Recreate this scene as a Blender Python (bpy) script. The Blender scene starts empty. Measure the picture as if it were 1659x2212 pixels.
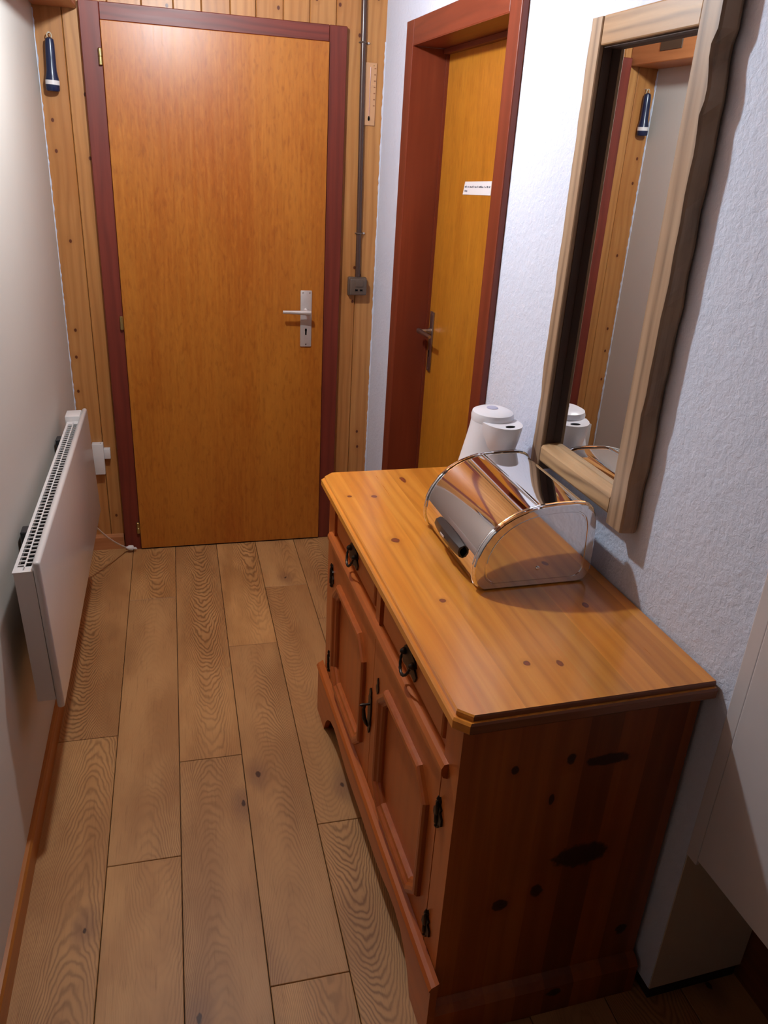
import bpy, bmesh, math, random
from mathutils import Matrix, Vector
random.seed(7)
S = bpy.context.scene
COL = S.collection

# ------------------------------------------------------------------ camera, world, light, exposure
CAM = Vector((0.37027, -3.24498, 1.61182)); YAW, PIT, ROL, FPX = 0.28166, -0.42154, 0.0604, 1702.14
cd = bpy.data.cameras.new('camera'); co = bpy.data.objects.new('camera', cd); COL.objects.link(co)
fw = Vector((math.sin(YAW)*math.cos(PIT), math.cos(YAW)*math.cos(PIT), math.sin(PIT)))
r0 = Vector((math.cos(YAW), -math.sin(YAW), 0)); u0 = r0.cross(fw)
rt = r0*math.cos(ROL) + u0*math.sin(ROL); up = -r0*math.sin(ROL) + u0*math.cos(ROL)
co.matrix_world = Matrix(((rt.x, up.x, -fw.x, CAM.x), (rt.y, up.y, -fw.y, CAM.y), (rt.z, up.z, -fw.z, CAM.z), (0, 0, 0, 1)))
cd.sensor_fit = 'VERTICAL'; cd.sensor_height = 36.0; cd.sensor_width = 27.0; cd.lens = 36.0*FPX/2212.0
cd.clip_start = 0.02
S.camera = co
w = bpy.data.worlds.new('world'); S.world = w; w.use_nodes = True
w.node_tree.nodes['Background'].inputs[0].default_value = (0.5, 0.5, 0.55, 1)
w.node_tree.nodes['Background'].inputs[1].default_value = 0.0
LAMP = Vector((0.44, -1.13, 2.17)); LAMP_E = 1290.0; LAMP_C = (0.83, 0.93, 1.0)
S.view_settings.view_transform = 'Standard'; S.view_settings.look = 'None'
S.view_settings.gamma = 1.0; S.view_settings.use_curve_mapping = False
S.view_settings.exposure = 0.0

# ------------------------------------------------------------------ frames
W0, TH, TC, TL = 1.2075, 0.02883, 0.01957, -0.013
MI = Matrix.Identity(4)
MR = Matrix.Translation((W0, 0, 0)) @ Matrix.Rotation(TH, 4, 'Z')                      # right wall: x into the wall
MC = Matrix.Translation((1.2665, -2.30266, 0)) @ Matrix.Rotation(TC, 4, 'Z')           # sideboard
ML = Matrix.Rotation(TL, 4, 'Z')                                                       # left wall: x out of the wall
MP = Matrix.Rotation(-0.0125, 4, 'Z')                                                  # floor planks

# ------------------------------------------------------------------ helpers
def lin(c):
    return tuple(((v/255.0)/12.92 if v <= 10 else (((v/255.0)+0.055)/1.055)**2.4) for v in c)

def box(bm, x0, x1, y0, y1, z0, z1):
    m = Matrix.Translation(((x0+x1)/2, (y0+y1)/2, (z0+z1)/2)) @ Matrix.Diagonal((abs(x1-x0), abs(y1-y0), abs(z1-z0), 1))
    return bmesh.ops.create_cube(bm, size=1, matrix=m)['verts']

def rbox(bm, x0, x1, y0, y1, z0, z1, r=0.003, seg=2):
    vs = box(bm, x0, x1, y0, y1, z0, z1)
    es = list({e for v in vs for e in v.link_edges})
    bmesh.ops.bevel(bm, geom=es, offset=r, segments=seg, affect='EDGES', profile=0.5)

def prism(bm, pts, axis, a, b):
    """polygon in the two other axes (x,y order kept), extruded along axis from a to b"""
    def P(p, t):
        return {'x': (t, p[0], p[1]), 'y': (p[0], t, p[1]), 'z': (p[0], p[1], t)}[axis]
    A = [bm.verts.new(P(p, a)) for p in pts]; B = [bm.verts.new(P(p, b)) for p in pts]
    n = len(pts)
    fs = [bm.faces.new(A), bm.faces.new(B[::-1])]
    for i in range(n):
        fs.append(bm.faces.new((A[i], B[i], B[(i+1) % n], A[(i+1) % n])))
    bmesh.ops.recalc_face_normals(bm, faces=fs)

def loft(bm, rings, closed=True, cap=True):
    V = [[bm.verts.new(p) for p in r] for r in rings]; fs = []
    for a, b in zip(V[:-1], V[1:]):
        n = len(a)
        for i in range(n if closed else n-1):
            fs.append(bm.faces.new((a[i], a[(i+1) % n], b[(i+1) % n], b[i])))
    if cap and closed:
        fs.append(bm.faces.new(V[0])); fs.append(bm.faces.new(V[-1]))
    bmesh.ops.recalc_face_normals(bm, faces=fs)

def tube(bm, path, r, seg=8, cap=True):
    path = [Vector(p) for p in path]; rings = []
    rr = r if isinstance(r, (list, tuple)) else [r]*len(path)
    nrm = None
    for i, p in enumerate(path):
        t = (path[min(i+1, len(path)-1)] - path[max(i-1, 0)]).normalized()
        if nrm is None:
            nrm = t.orthogonal().normalized()
        else:
            nrm = (nrm - t*nrm.dot(t)).normalized()
        b = t.cross(nrm)
        rings.append([p + (nrm*math.cos(2*math.pi*k/seg) + b*math.sin(2*math.pi*k/seg))*rr[i] for k in range(seg)])
    loft(bm, rings, cap=cap)

def lathe(bm, prof, c=(0, 0, 0), axis='z', seg=24):
    rings = []
    for r, h in prof:
        ring = []
        for k in range(seg):
            a = 2*math.pi*k/seg; u, v = r*math.cos(a), r*math.sin(a)
            q = {'z': (u, v, h), 'x': (h, u, v), 'y': (u, h, v)}[axis]
            ring.append((q[0]+c[0], q[1]+c[1], q[2]+c[2]))
        rings.append(ring)
    loft(bm, rings)

def mesh_obj(name, bm, mat, smooth=False, ang=38):
    me = bpy.data.meshes.new(name); bm.to_mesh(me); bm.free()
    me.materials.append(mat)
    if smooth:
        for p in me.polygons: p.use_smooth = True
        try: me.set_sharp_from_angle(angle=math.radians(ang))
        except Exception: pass
    o = bpy.data.objects.new(name, me); COL.objects.link(o)
    return o

def tag(o, label=None, cat=None, group=None, kind=None):
    if label: o['label'] = label
    if cat: o['category'] = cat
    if group: o['group'] = group
    if kind: o['kind'] = kind
    return o

def thing(name, label, cat, M=MI, base=(0, 0, 0), group=None, kind=None):
    o = bpy.data.objects.new(name, None); COL.objects.link(o); o.empty_display_size = 0.05
    o.matrix_world = M @ Matrix.Translation(base); o['base'] = list(base)
    return tag(o, label, cat, group, kind)

def part(name, bm, mat, parent, smooth=False, label=None, ang=38):
    """mesh built in the frame M of its thing"""
    o = mesh_obj(name, bm, mat, smooth, ang); o.parent = parent
    b = parent.get('base')
    if b is not None: o.location = (-b[0], -b[1], -b[2])
    if label: o['label'] = label
    return o

def solo(name, bm, mat, M=MI, smooth=False, label=None, cat=None, kind=None, group=None):
    o = mesh_obj(name, bm, mat, smooth); o.matrix_world = M
    return tag(o, label, cat, group, kind)

def NB(): return bmesh.new()

# ------------------------------------------------------------------ materials
class NT:
    def __init__(s, name):
        s.m = bpy.data.materials.new(name); s.m.use_nodes = True; s.t = s.m.node_tree; s.N = s.t.nodes; s.L = s.t.links
        s.p = s.N['Principled BSDF']
    def n(s, typ, **kw):
        o = s.N.new(typ)
        for k, v in kw.items(): setattr(o, k, v)
        return o
    def l(s, a, b): s.L.new(a, b)
    def put(s, sock, v):
        if hasattr(v, 'is_output'): s.l(v, sock)
        else: sock.default_value = v
    def math(s, op, a, b=0.0, c=0.0, clamp=False):
        o = s.n('ShaderNodeMath', operation=op, use_clamp=clamp)
        s.put(o.inputs[0], a); s.put(o.inputs[1], b)
        if len(o.inputs) > 2: s.put(o.inputs[2], c)
        return o.outputs[0]
    def vmath(s, op, a, b=(0, 0, 0)):
        o = s.n('ShaderNodeVectorMath', operation=op); s.put(o.inputs[0], a); s.put(o.inputs[1], b)
        return o.outputs['Value'] if op in ('LENGTH', 'DISTANCE', 'DOT_PRODUCT') else o.outputs[0]
    def coord(s): return s.n('ShaderNodeTexCoord').outputs['Object']
    def rand(s): return s.n('ShaderNodeObjectInfo').outputs['Random']
    def xyz(s, v):
        o = s.n('ShaderNodeSeparateXYZ'); s.l(v, o.inputs[0]); return o.outputs
    def comb(s, x, y, z):
        o = s.n('ShaderNodeCombineXYZ'); s.put(o.inputs[0], x); s.put(o.inputs[1], y); s.put(o.inputs[2], z); return o.outputs[0]
    def noise(s, v, scale=1.0, detail=3.0, rough=0.55, dist=0.0):
        o = s.n('ShaderNodeTexNoise'); s.l(v, o.inputs['Vector']); o.inputs['Scale'].default_value = scale
        o.inputs['Detail'].default_value = detail; o.inputs['Roughness'].default_value = rough; o.inputs['Distortion'].default_value = dist
        return o.outputs[0]
    def ramp(s, f, stops, interp='LINEAR'):
        o = s.n('ShaderNodeValToRGB'); s.l(f, o.inputs[0]); cr = o.color_ramp; cr.interpolation = interp
        while len(cr.elements) < len(stops): cr.elements.new(0.5)
        for e, (p, c) in zip(cr.elements, stops):
            e.position = p; e.color = (c[0], c[1], c[2], 1) if len(c) == 3 else c
        return o.outputs[0]
    def mix(s, f, a, b, blend='MIX'):
        o = s.n('ShaderNodeMix', data_type='RGBA', blend_type=blend)
        s.put(o.inputs[0], f)
        for i, v in ((6, a), (7, b)):
            if hasattr(v, 'is_output'): s.l(v, o.inputs[i])
            else: o.inputs[i].default_value = (v[0], v[1], v[2], 1)
        return o.outputs[2]
    def smooth(s, v, lo, hi):
        o = s.n('ShaderNodeMapRange', interpolation_type='SMOOTHSTEP'); s.put(o.inputs[0], v)
        o.inputs[1].default_value = lo; o.inputs[2].default_value = hi
        return o.outputs[0]
    def bump(s, h, strength=0.2, dist=0.002):
        o = s.n('ShaderNodeBump'); o.inputs['Strength'].default_value = strength; o.inputs['Distance'].default_value = dist
        s.l(h, o.inputs['Height']); s.l(o.outputs[0], s.p.inputs['Normal'])
    def out(s, col=None, rough=0.5, metal=0.0, spec=0.5, coat=0.0, coat_r=0.15):
        if col is not None:
            if hasattr(col, 'is_output'): s.l(col, s.p.inputs['Base Color'])
            else: s.p.inputs['Base Color'].default_value = (col[0], col[1], col[2], 1)
        s.put(s.p.inputs['Roughness'], rough); s.p.inputs['Metallic'].default_value = metal
        s.p.inputs['Specular IOR Level'].default_value = spec
        s.p.inputs['Coat Weight'].default_value = coat; s.p.inputs['Coat Roughness'].default_value = coat_r
        return s.m

def plain(name, rgb, rough=0.5, metal=0.0, spec=0.5, var=0.06, coat=0.0, scale=30.0, bump=0.0):
    t = NT(name); c = t.coord(); n = t.noise(c, scale, 4)
    k = lin(rgb); a = tuple(v*(1-var) for v in k); b = tuple(min(1, v*(1+var)) for v in k)
    if bump: t.bump(n, bump, 0.001)
    return t.out(t.mix(n, a, b), rough, metal, spec, coat)

def wood(name, light, dark, line=None, axis='z', across='x', fine=90.0, rings=18.0, warp=0.25, lineamt=0.5,
         rough=0.42, spec=0.45, strips=0.0, stripamt=0.25, knots=(), knotplane='xz', dots=0.0, dotc=(70, 32, 14), coat=0.0,
         rnd=0.0, mott=0.0, bump=0.12, longs=1.6):
    """long-grain wood. axis = grain direction, across = direction in the face across the grain (object space)"""
    t = NT(name); c = t.coord(); r = t.rand()
    o = t.xyz(c); ix = {'x': 0, 'y': 1, 'z': 2}; g = o[ix[axis]]; a = o[ix[across]]
    oth = [k for k in 'xyz' if k not in (axis, across)][0]; d = o[ix[oth]]
    if rnd:
        off = t.math('MULTIPLY', r, 37.0); g = t.math('ADD', g, off); a2 = t.math('ADD', a, t.math('MULTIPLY', r, 11.0))
    else:
        a2 = a
    if strips:
        sid = t.math('FLOOR', t.math('ADD', t.math('DIVIDE', a, strips), 100.37))
        wn = t.n('ShaderNodeTexWhiteNoise', noise_dimensions='1D'); t.l(sid, wn.inputs['W']); sv = wn.outputs['Value']
        g = t.math('ADD', g, t.math('MULTIPLY', sv, 9.0))
    v_f = t.comb(t.math('MULTIPLY', a2, fine), t.math('MULTIPLY', d, fine), t.math('MULTIPLY', g, longs*2.2))
    fine_n = t.noise(v_f, 1.0, 5, 0.6)
    v_l = t.comb(t.math('MULTIPLY', a2, 4.0), t.math('MULTIPLY', d, 4.0), t.math('MULTIPLY', g, 0.9))
    low = t.noise(v_l, 1.0, 3, 0.5)
    arg = t.math('MULTIPLY', t.math('ADD', a2, t.math('MULTIPLY', low, warp)), rings*6.2832)
    wav = t.math('MULTIPLY_ADD', t.math('SINE', arg), 0.5, 0.5)
    wav = t.math('POWER', wav, 2.2)
    col = t.mix(t.smooth(t.math('ADD', t.math('MULTIPLY', low, 0.6), t.math('MULTIPLY', fine_n, 0.4)), 0.3, 0.7), lin(dark), lin(light))
    ln = lin(line or tuple(int(v*0.72) for v in dark))
    lm = t.math('MULTIPLY', t.math('MULTIPLY', wav, t.smooth(fine_n, 0.25, 0.7)), lineamt)
    col = t.mix(lm, col, ln)
    if mott:
        vm = t.comb(t.math('MULTIPLY', a2, 85.0), t.math('MULTIPLY', d, 85.0), t.math('MULTIPLY', g, 21.0))
        mn = t.noise(vm, 1.0, 3, 0.6, 0.6)
        col = t.mix(t.math('MULTIPLY', t.smooth(mn, 0.5, 0.72), mott), col, ln)
        col = t.mix(t.math('MULTIPLY', t.smooth(mn, 0.5, 0.3), mott*0.5), col, tuple(min(1, q*1.35) for q in lin(light)))
    if strips:
        k_ = t.math('MULTIPLY_ADD', sv, stripamt*1.3, 1.0-stripamt*0.75); col = t.mix(1.0, col, t.comb(k_, k_, k_), 'MULTIPLY')
    if rnd:
        col = t.mix(t.math('MULTIPLY', r, rnd), col, tuple(q*0.78 for q in lin(dark)))
    if dots:
        vd = t.n('ShaderNodeTexVoronoi', voronoi_dimensions='2D'); vd.inputs['Scale'].default_value = dots
        t.l(t.comb(a2, t.math('MULTIPLY', g, 0.75), 0.0), vd.inputs['Vector'])
        sel = t.math('GREATER_THAN', t.xyz(vd.outputs['Color'])[0], 0.6)
        dm = t.math('MULTIPLY', t.smooth(vd.outputs['Distance'], 0.075, 0.045), sel)
        halo = t.math('MULTIPLY', t.math('MULTIPLY', t.smooth(vd.outputs['Distance'], 0.3, 0.05), sel), 0.35)
        col = t.mix(halo, col, tuple(q*0.8 for q in lin(dark))); col = t.mix(dm, col, lin(dotc))
    iu, iv = ix[knotplane[0]], ix[knotplane[1]]
    wob = t.noise(c, 60.0, 2)
    for (ku, kv, ru, rv) in knots:
        du = t.math('DIVIDE', t.math('SUBTRACT', o[iu], ku), ru); dv = t.math('DIVIDE', t.math('SUBTRACT', o[iv], kv), rv)
        dd = t.math('SQRT', t.math('ADD', t.math('MULTIPLY', du, du), t.math('MULTIPLY', dv, dv)))
        dd = t.math('ADD', dd, t.math('MULTIPLY', t.math('SUBTRACT', wob, 0.5), 0.9))
        col = t.mix(t.math('MULTIPLY', t.smooth(dd, 2.6, 0.9), 0.3), col, tuple(q*0.75 for q in lin(dark)))
        col = t.mix(t.math('MULTIPLY', t.smooth(dd, 1.05, 0.75), 0.9), col, lin(dotc))
        col = t.mix(t.math('MULTIPLY', t.smooth(dd, 0.7, 0.2), 0.55), col, tuple(q*1.9 for q in lin(dotc)))
    t.bump(t.math('ADD', fine_n, t.math('MULTIPLY', wav, 0.4)), bump, 0.0006)
    return t.out(col, t.math('MULTIPLY_ADD', fine_n, 0.12, rough-0.06), 0.0, spec, coat)

def oak_floor(name):
    t = NT(name); c = t.coord(); r = t.rand(); o = t.xyz(c)
    wn = t.n('ShaderNodeTexWhiteNoise', noise_dimensions='1D'); t.l(t.math('MULTIPLY', r, 91.7), wn.inputs['W']); r2 = wn.outputs['Value']
    rc = t.xyz(wn.outputs['Color'])
    y = t.math('ADD', o[1], t.math('MULTIPLY', r, 53.0))
    xs = t.math('ADD', o[0], t.math('MULTIPLY_ADD', r2, 0.10, -0.05))
    v1 = t.comb(t.math('MULTIPLY', o[0], 9.0), t.math('MULTIPLY', y, 3.2), t.math('MULTIPLY', r, 20.0))
    n1 = t.noise(v1, 1.0, 3, 0.55)
    v2 = t.comb(t.math('MULTIPLY', o[0], 34.0), t.math('MULTIPLY', y, 16.0), t.math('MULTIPLY', r, 20.0))
    n2 = t.noise(v2, 1.0, 3, 0.6)
    # nested parabolas of a flat-sawn board
    sgn = t.math('MULTIPLY_ADD', t.math('GREATER_THAN', rc[1], 0.5), 2.0, -1.0)
    para = t.math('ADD', t.math('MULTIPLY', t.math('MULTIPLY', xs, xs), 170.0), t.math('MULTIPLY', t.math('MULTIPLY', y, sgn), t.math('MULTIPLY_ADD', rc[0], 3.2, 1.9)))
    ph = t.math('ADD', t.math('ADD', para, t.math('MULTIPLY', n1, 0.95)), t.math('MULTIPLY', n2, 0.11))
    wav = t.math('MULTIPLY_ADD', t.math('SINE', t.math('MULTIPLY', ph, 58.0)), 0.5, 0.5)
    wav = t.math('POWER', wav, 2.0)
    vf = t.comb(t.math('MULTIPLY', o[0], 210.0), t.math('MULTIPLY', y, 9.0), 0.0)
    fine = t.noise(vf, 1.0, 4, 0.65)
    calm = t.smooth(t.noise(t.comb(t.math('MULTIPLY', o[0], 5.0), t.math('MULTIPLY', y, 0.9), r2), 1.0, 2), 0.35, 0.62)
    amt = t.math('MULTIPLY', t.math('MULTIPLY', wav, t.math('MULTIPLY_ADD', calm, 0.75, 0.1)), t.math('MULTIPLY_ADD', rc[2], 0.5, 0.42))
    base = t.mix(t.smooth(n1, 0.3, 0.7), lin((176, 126, 74)), lin((208, 158, 100)))
    base = t.mix(t.math('MULTIPLY', r2, 0.42), base, lin((150, 102, 62)))
    base = t.mix(t.math('MULTIPLY', rc[1], 0.25), base, lin((150, 122, 92)))
    col = t.mix(amt, base, lin((104, 64, 34)))
    col = t.mix(t.math('MULTIPLY', t.smooth(fine, 0.52, 0.75), 0.35), col, lin((112, 70, 42)))
    # knots
    vd = t.n('ShaderNodeTexVoronoi', voronoi_dimensions='2D'); vd.inputs['Scale'].default_value = 3.4
    t.l(t.comb(t.math('ADD', o[0], t.math('MULTIPLY', r, 17.0)), t.math('MULTIPLY', y, 0.55), 0.0), vd.inputs['Vector'])
    sel = t.math('GREATER_THAN', t.xyz(vd.outputs['Color'])[1], 0.74)
    dist = t.math('ADD', vd.outputs['Distance'], t.math('MULTIPLY', t.math('SUBTRACT', n2, 0.5), 0.1))
    col = t.mix(t.math('MULTIPLY', t.math('MULTIPLY', t.smooth(dist, 0.16, 0.03), sel), 0.45), col, lin((112, 74, 58)))
    col = t.mix(t.math('MULTIPLY', t.math('MULTIPLY', t.smooth(dist, 0.022, 0.010), sel), 0.9), col, lin((58, 32, 22)))
    t.bump(t.math('ADD', t.math('MULTIPLY', wav, -0.6), fine), 0.10, 0.0006)
    return t.out(col, t.math('MULTIPLY_ADD', fine, 0.12, 0.44), 0.0, 0.4)

def plaster(name, rgb, strength, dist, scale, rough=0.85):
    t = NT(name); c = t.coord(); a = t.noise(c, scale, 4, 0.62, 0.5); b = t.noise(c, scale*0.22, 3)
    vd = t.n('ShaderNodeTexVoronoi', feature='SMOOTH_F1'); vd.inputs['Scale'].default_value = scale*0.55; t.l(c, vd.inputs['Vector'])
    h = t.math('ADD', t.math('ADD', t.math('MULTIPLY', a, 1.0), t.math('MULTIPLY', b, 0.8)), t.math('MULTIPLY', vd.outputs['Distance'], -0.45))
    t.bump(h, strength, dist)
    k = lin(rgb)
    return t.out(t.mix(t.noise(c, 2.5, 3), tuple(v*0.95 for v in k), tuple(min(1, v*1.03) for v in k)), rough, 0, 0.25)

M_PLASTER = plaster('rough_white_plaster', (212, 221, 240), 0.45, 0.006, 95.0)
M_LEFT = plaster('smooth_cream_plaster', (196, 190, 182), 0.10, 0.003, 60.0, 0.7)
M_RETURN = plaster('cream_wall_end', (200, 186, 168), 0.15, 0.003, 70.0)
M_FLOOR = oak_floor('oiled_oak')
M_GAP = plain('dark_joint', (46, 28, 18), 0.9)
M_PINE = wood('varnished_pine_boards', (196, 142, 84), (170, 110, 56), (130, 70, 28), rings=34, warp=0.12, lineamt=0.5, dots=12.0, dotc=(92, 42, 18), rnd=0.25, rough=0.4)
M_PINEX = wood('pine_cross_boards', (160, 106, 58), (134, 80, 40), (106, 58, 26), axis='y', across='x', rings=26, warp=0.10, lineamt=0.30, dots=9.0, dotc=(86, 40, 18), rnd=0.25)
M_PELMET = wood('stained_pine_pelmet', (186, 122, 76), (158, 92, 54), (130, 70, 36), axis='y', across='z', rings=20, lineamt=0.3)
M_DOOR = wood('orange_veneer', (182, 115, 39), (160, 87, 23), (122, 58, 12), rings=9, warp=0.6, lineamt=0.14, mott=0.34, rough=0.36, fine=120, spec=0.5)
M_DOOR2 = wood('golden_veneer', (188, 126, 36), (168, 102, 24), (134, 74, 14), across='y', rings=10, warp=0.5, lineamt=0.18, mott=0.3, rough=0.4, fine=120)
M_RED = wood('red_brown_stain', (122, 50, 36), (96, 35, 25), (64, 21, 15), rings=26, warp=0.18, lineamt=0.45, rough=0.45, fine=70)
M_REDX = wood('red_brown_stain_cross', (122, 50, 36), (96, 35, 25), (56, 20, 15), axis='x', across='z', rings=24, warp=0.3, lineamt=0.6, rough=0.45, fine=70)
M_RED2 = wood('red_brown_stain_side', (130, 58, 34), (104, 40, 24), (72, 26, 16), across='y', rings=20, warp=0.12, lineamt=0.35, rough=0.42, fine=60)
M_RED2H = wood('red_brown_stain_head', (130, 58, 34), (104, 40, 24), (72, 26, 16), axis='y', across='z', rings=24, warp=0.25, lineamt=0.5, rough=0.42, fine=60)
TOPK = [(-0.382, 0.885, .0085, .0085), (-0.445, 0.894, .007, .006), (-0.401, 0.627, .011, .012), (-0.385, 0.349, .007, .008), (-0.31, 0.115, .007, .008), (-0.25, 0.103, .007, .011), (-0.102, 0.278, .007, .011), (-0.272, 0.985, .008, .022)]
M_TOP = wood('honey_pine_top', (232, 160, 66), (212, 130, 42), (172, 90, 26), axis='y', across='x', rings=30, warp=0.14, lineamt=0.5, strips=0.068, stripamt=0.34, knots=TOPK, knotplane='xy', dotc=(112, 52, 34), rough=0.30, spec=0.5, coat=0.6)
M_ENDSHADE = wood('shaded_end_grain', (142, 78, 34), (112, 56, 22), (84, 38, 14), axis='x', across='z', rings=60, lineamt=0.3, rough=0.4, coat=0.3)  # end grain of the top, colour darkened to carry the near edge's shade
SIDEK = [(-0.170, 0.651, .050, .014), (-0.248, 0.665, .010, .013), (-0.356, 0.660, .008, .010), (-0.274, 0.577, .006, .015), (-0.188, 0.420, .062, .032), (-0.269, 0.346, .014, .018), (-0.344, 0.327, .017, .017), (-0.051, 0.176, .014, .016), (-0.2, 0.06, .02, .012)]
M_SIDE = wood('amber_pine_side', (172, 92, 34), (142, 66, 22), (108, 46, 14), rings=22, warp=0.10, lineamt=0.35, strips=0.066, stripamt=0.6, knots=SIDEK, knotplane='xz', dotc=(38, 12, 5), rough=0.42)
M_FRONT = wood('amber_pine_front', (186, 100, 42), (160, 76, 28), (126, 54, 18), across='y', rings=20, warp=0.10, lineamt=0.25, rough=0.36, coat=0.1)
M_FRONTH = wood('amber_pine_front_cross', (186, 100, 42), (160, 76, 28), (126, 54, 18), axis='y', across='z', rings=22, warp=0.10, lineamt=0.25, rough=0.34, coat=0.1)
M_MOULD = wood('amber_pine_moulding', (174, 90, 36), (148, 68, 24), (112, 46, 14), across='y', rings=20, lineamt=0.2, rough=0.34, coat=0.15)
M_LIVE = wood('weathered_frame_wood', (184, 158, 130), (146, 118, 92), (84, 62, 46), across='y', rings=34, warp=0.07, lineamt=0.75, rough=0.5, fine=50)
M_LIVEH = wood('weathered_rail_wood', (196, 164, 124), (160, 124, 86), (92, 64, 42), axis='y', across='z', rings=40, warp=0.14, lineamt=0.75, rough=0.45, fine=50)
M_SKIRT = wood('orange_skirting', (180, 114, 48), (152, 86, 30), (120, 62, 20), axis='y', across='z', rings=20, lineamt=0.2, rough=0.4)
M_SKIRTX = wood('pale_skirting', (190, 130, 84), (166, 104, 62), (136, 78, 42), axis='x', across='z', rings=20, lineamt=0.2, rough=0.4)
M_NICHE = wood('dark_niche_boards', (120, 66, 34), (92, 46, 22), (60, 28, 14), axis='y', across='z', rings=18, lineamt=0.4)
M_BRONZE = plain('blackened_bronze', (60, 52, 46), 0.42, 0.85, 0.5, 0.25, scale=300)
M_CHROME = NT('polished_steel').out((0.82, 0.82, 0.84), 0.05, 1.0)
M_ALU = plain('brushed_aluminium', (206, 200, 198), 0.42, 0.55, 0.5, 0.05)
M_NICKEL = plain('satin_nickel', (176, 166, 160), 0.28, 0.95, 0.5, 0.05)
M_BRASS = plain('worn_brass', (176, 158, 104), 0.34, 0.9, 0.5, 0.12)
M_MIRROR = NT('mirror_glass').out((0.80, 0.81, 0.80), 0.0, 1.0)
M_BACKSHADE = plain('backing_and_shade', (58, 36, 28), 0.6)  # mirror backing, and painted shade on the frame's inner faces
M_WHITE = plain('white_enamel', (204, 200, 198), 0.22, 0, 0.5, 0.02, 0.5)
M_WHITEM = plain('white_matt_plastic', (212, 208, 206), 0.45, 0, 0.5, 0.02)
M_CUPB = plain('white_lacquer', (208, 204, 206), 0.4, 0, 0.5, 0.03)
M_KETTLE = plain('white_kettle_plastic', (226, 228, 236), 0.32, 0, 0.5, 0.01)
M_KGREY = plain('pale_lilac_button', (176, 178, 204), 0.35)
M_BLACK = plain('black_plastic', (38, 38, 42), 0.32, 0, 0.5, 0.1)
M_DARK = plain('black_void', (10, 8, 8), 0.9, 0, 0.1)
M_NAVY = plain('navy_torch_plastic', (24, 32, 62), 0.28, 0, 0.5, 0.1)
M_BOXBR = plain('brown_bakelite', (92, 76, 66), 0.42, 0, 0.5, 0.06)
M_COND = plain('dark_brown_conduit', (74, 52, 44), 0.25, 0, 0.6, 0.08)
M_THERM = wood('pale_thermometer_wood', (206, 160, 118), (190, 140, 100), (170, 118, 80), rings=20, lineamt=0.15)
M_PAPER = plain('white_paper', (226, 224, 228), 0.7, 0, 0.3, 0.02)
M_INK = plain('grey_ink', (112, 112, 122), 0.8, 0, 0.2)
M_TICK = plain('burnt_tick', (140, 90, 60), 0.8)
M_VENT = plain('dark_vent_plate', (74, 58, 46), 0.5)
M_CLEAR = plain('cream_loop', (190, 176, 150), 0.5)

def emit(name, rgb, e):
    t = NT(name); t.p.inputs['Base Color'].default_value = (0.9, 0.9, 0.9, 1)
    t.p.inputs['Emission Color'].default_value = (rgb[0], rgb[1], rgb[2], 1); t.p.inputs['Emission Strength'].default_value = e
    return t.m

# ================================================================== STRUCTURE
ZC = 2.36; YB = -5.2
# floor
bm = NB(); box(bm, -0.12, 1.75, YB, 0.05, -0.06, -0.012)
floor = solo('floor', bm, M_GAP, label='wide oak plank floor running towards the end door', kind='structure')
js = [-0.085, 0.0045, 0.17874, 0.35486, 0.53154, 0.70363, 0.87625, 1.051, 1.226, 1.401, 1.576, 1.74]
cuts = {0: [-1.9], 1: [-1.2555, -3.0], 2: [-0.464, -1.741, -3.6], 3: [-1.402, -3.2], 4: [-0.839, -2.126, -3.9], 5: [-0.436, -1.705, -3.3], 6: [-0.704, -2.3, -4.1], 7: [-1.1, -2.7], 8: [-0.6, -2.0, -3.5], 9: [-1.5, -3.1], 10: [-0.9, -2.5]}
js[0] = -0.10
for i in range(len(js)-1):
    ends = [0.02] + cuts.get(i, []) + [YB]
    for y1, y0 in zip(ends[:-1], ends[1:]):
        x0, x1 = js[i], js[i+1]; g = 0.0009
        cx, cy = (x0+x1)/2, (y0+y1)/2
        bm = NB(); vs = box(bm, x0+g-cx, x1-g-cx, y0+g-cy, y1-g-cy, -0.012, 0.0)
        top = [e for e in bm.edges if all(v.co.z > -0.001 for v in e.verts)]
        bmesh.ops.bevel(bm, geom=top, offset=0.0012, segments=1, affect='EDGES')
        p = mesh_obj('plank', bm, M_FLOOR); p.parent = floor; p.matrix_local = MP @ Matrix.Translation((cx, cy, 0))
# end wall with vertical boards
bm = NB(); box(bm, -0.12, 1.45, 0.024, 0.08, 0, ZC)
wend = solo('wall_end', bm, M_GAP, label='end wall clad in vertical pine boards', kind='structure')
seams = [-0.02, 0.091, 0.165, 0.237, 0.348, 0.453, 0.547, 0.645, 0.734, 0.83, 0.925, 1.021, 1.128, 1.24]
for x0, x1 in zip(seams[:-1], seams[1:]):
    bm = NB(); cx = (x0+x1)/2
    g = 0.0008
    prism(bm, [(x0+g-cx, 0.024), (x0+g-cx, 0.0025), (x0+g+0.0025-cx, 0), (x1-g-0.0025-cx, 0), (x1-g-cx, 0.0025), (x1-g-cx, 0.024)], 'z', 0.0, ZC)
    b = mesh_obj('board', bm, M_PINE); b.parent = wend; b.location = (cx, 0, 0)
# left wall
bm = NB(); box(bm, -0.12, 0.0, YB, 0.0, 0.0, ZC)
solo('wall_left', bm, M_LEFT, ML, label='smooth cream painted left wall', kind='structure')
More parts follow.
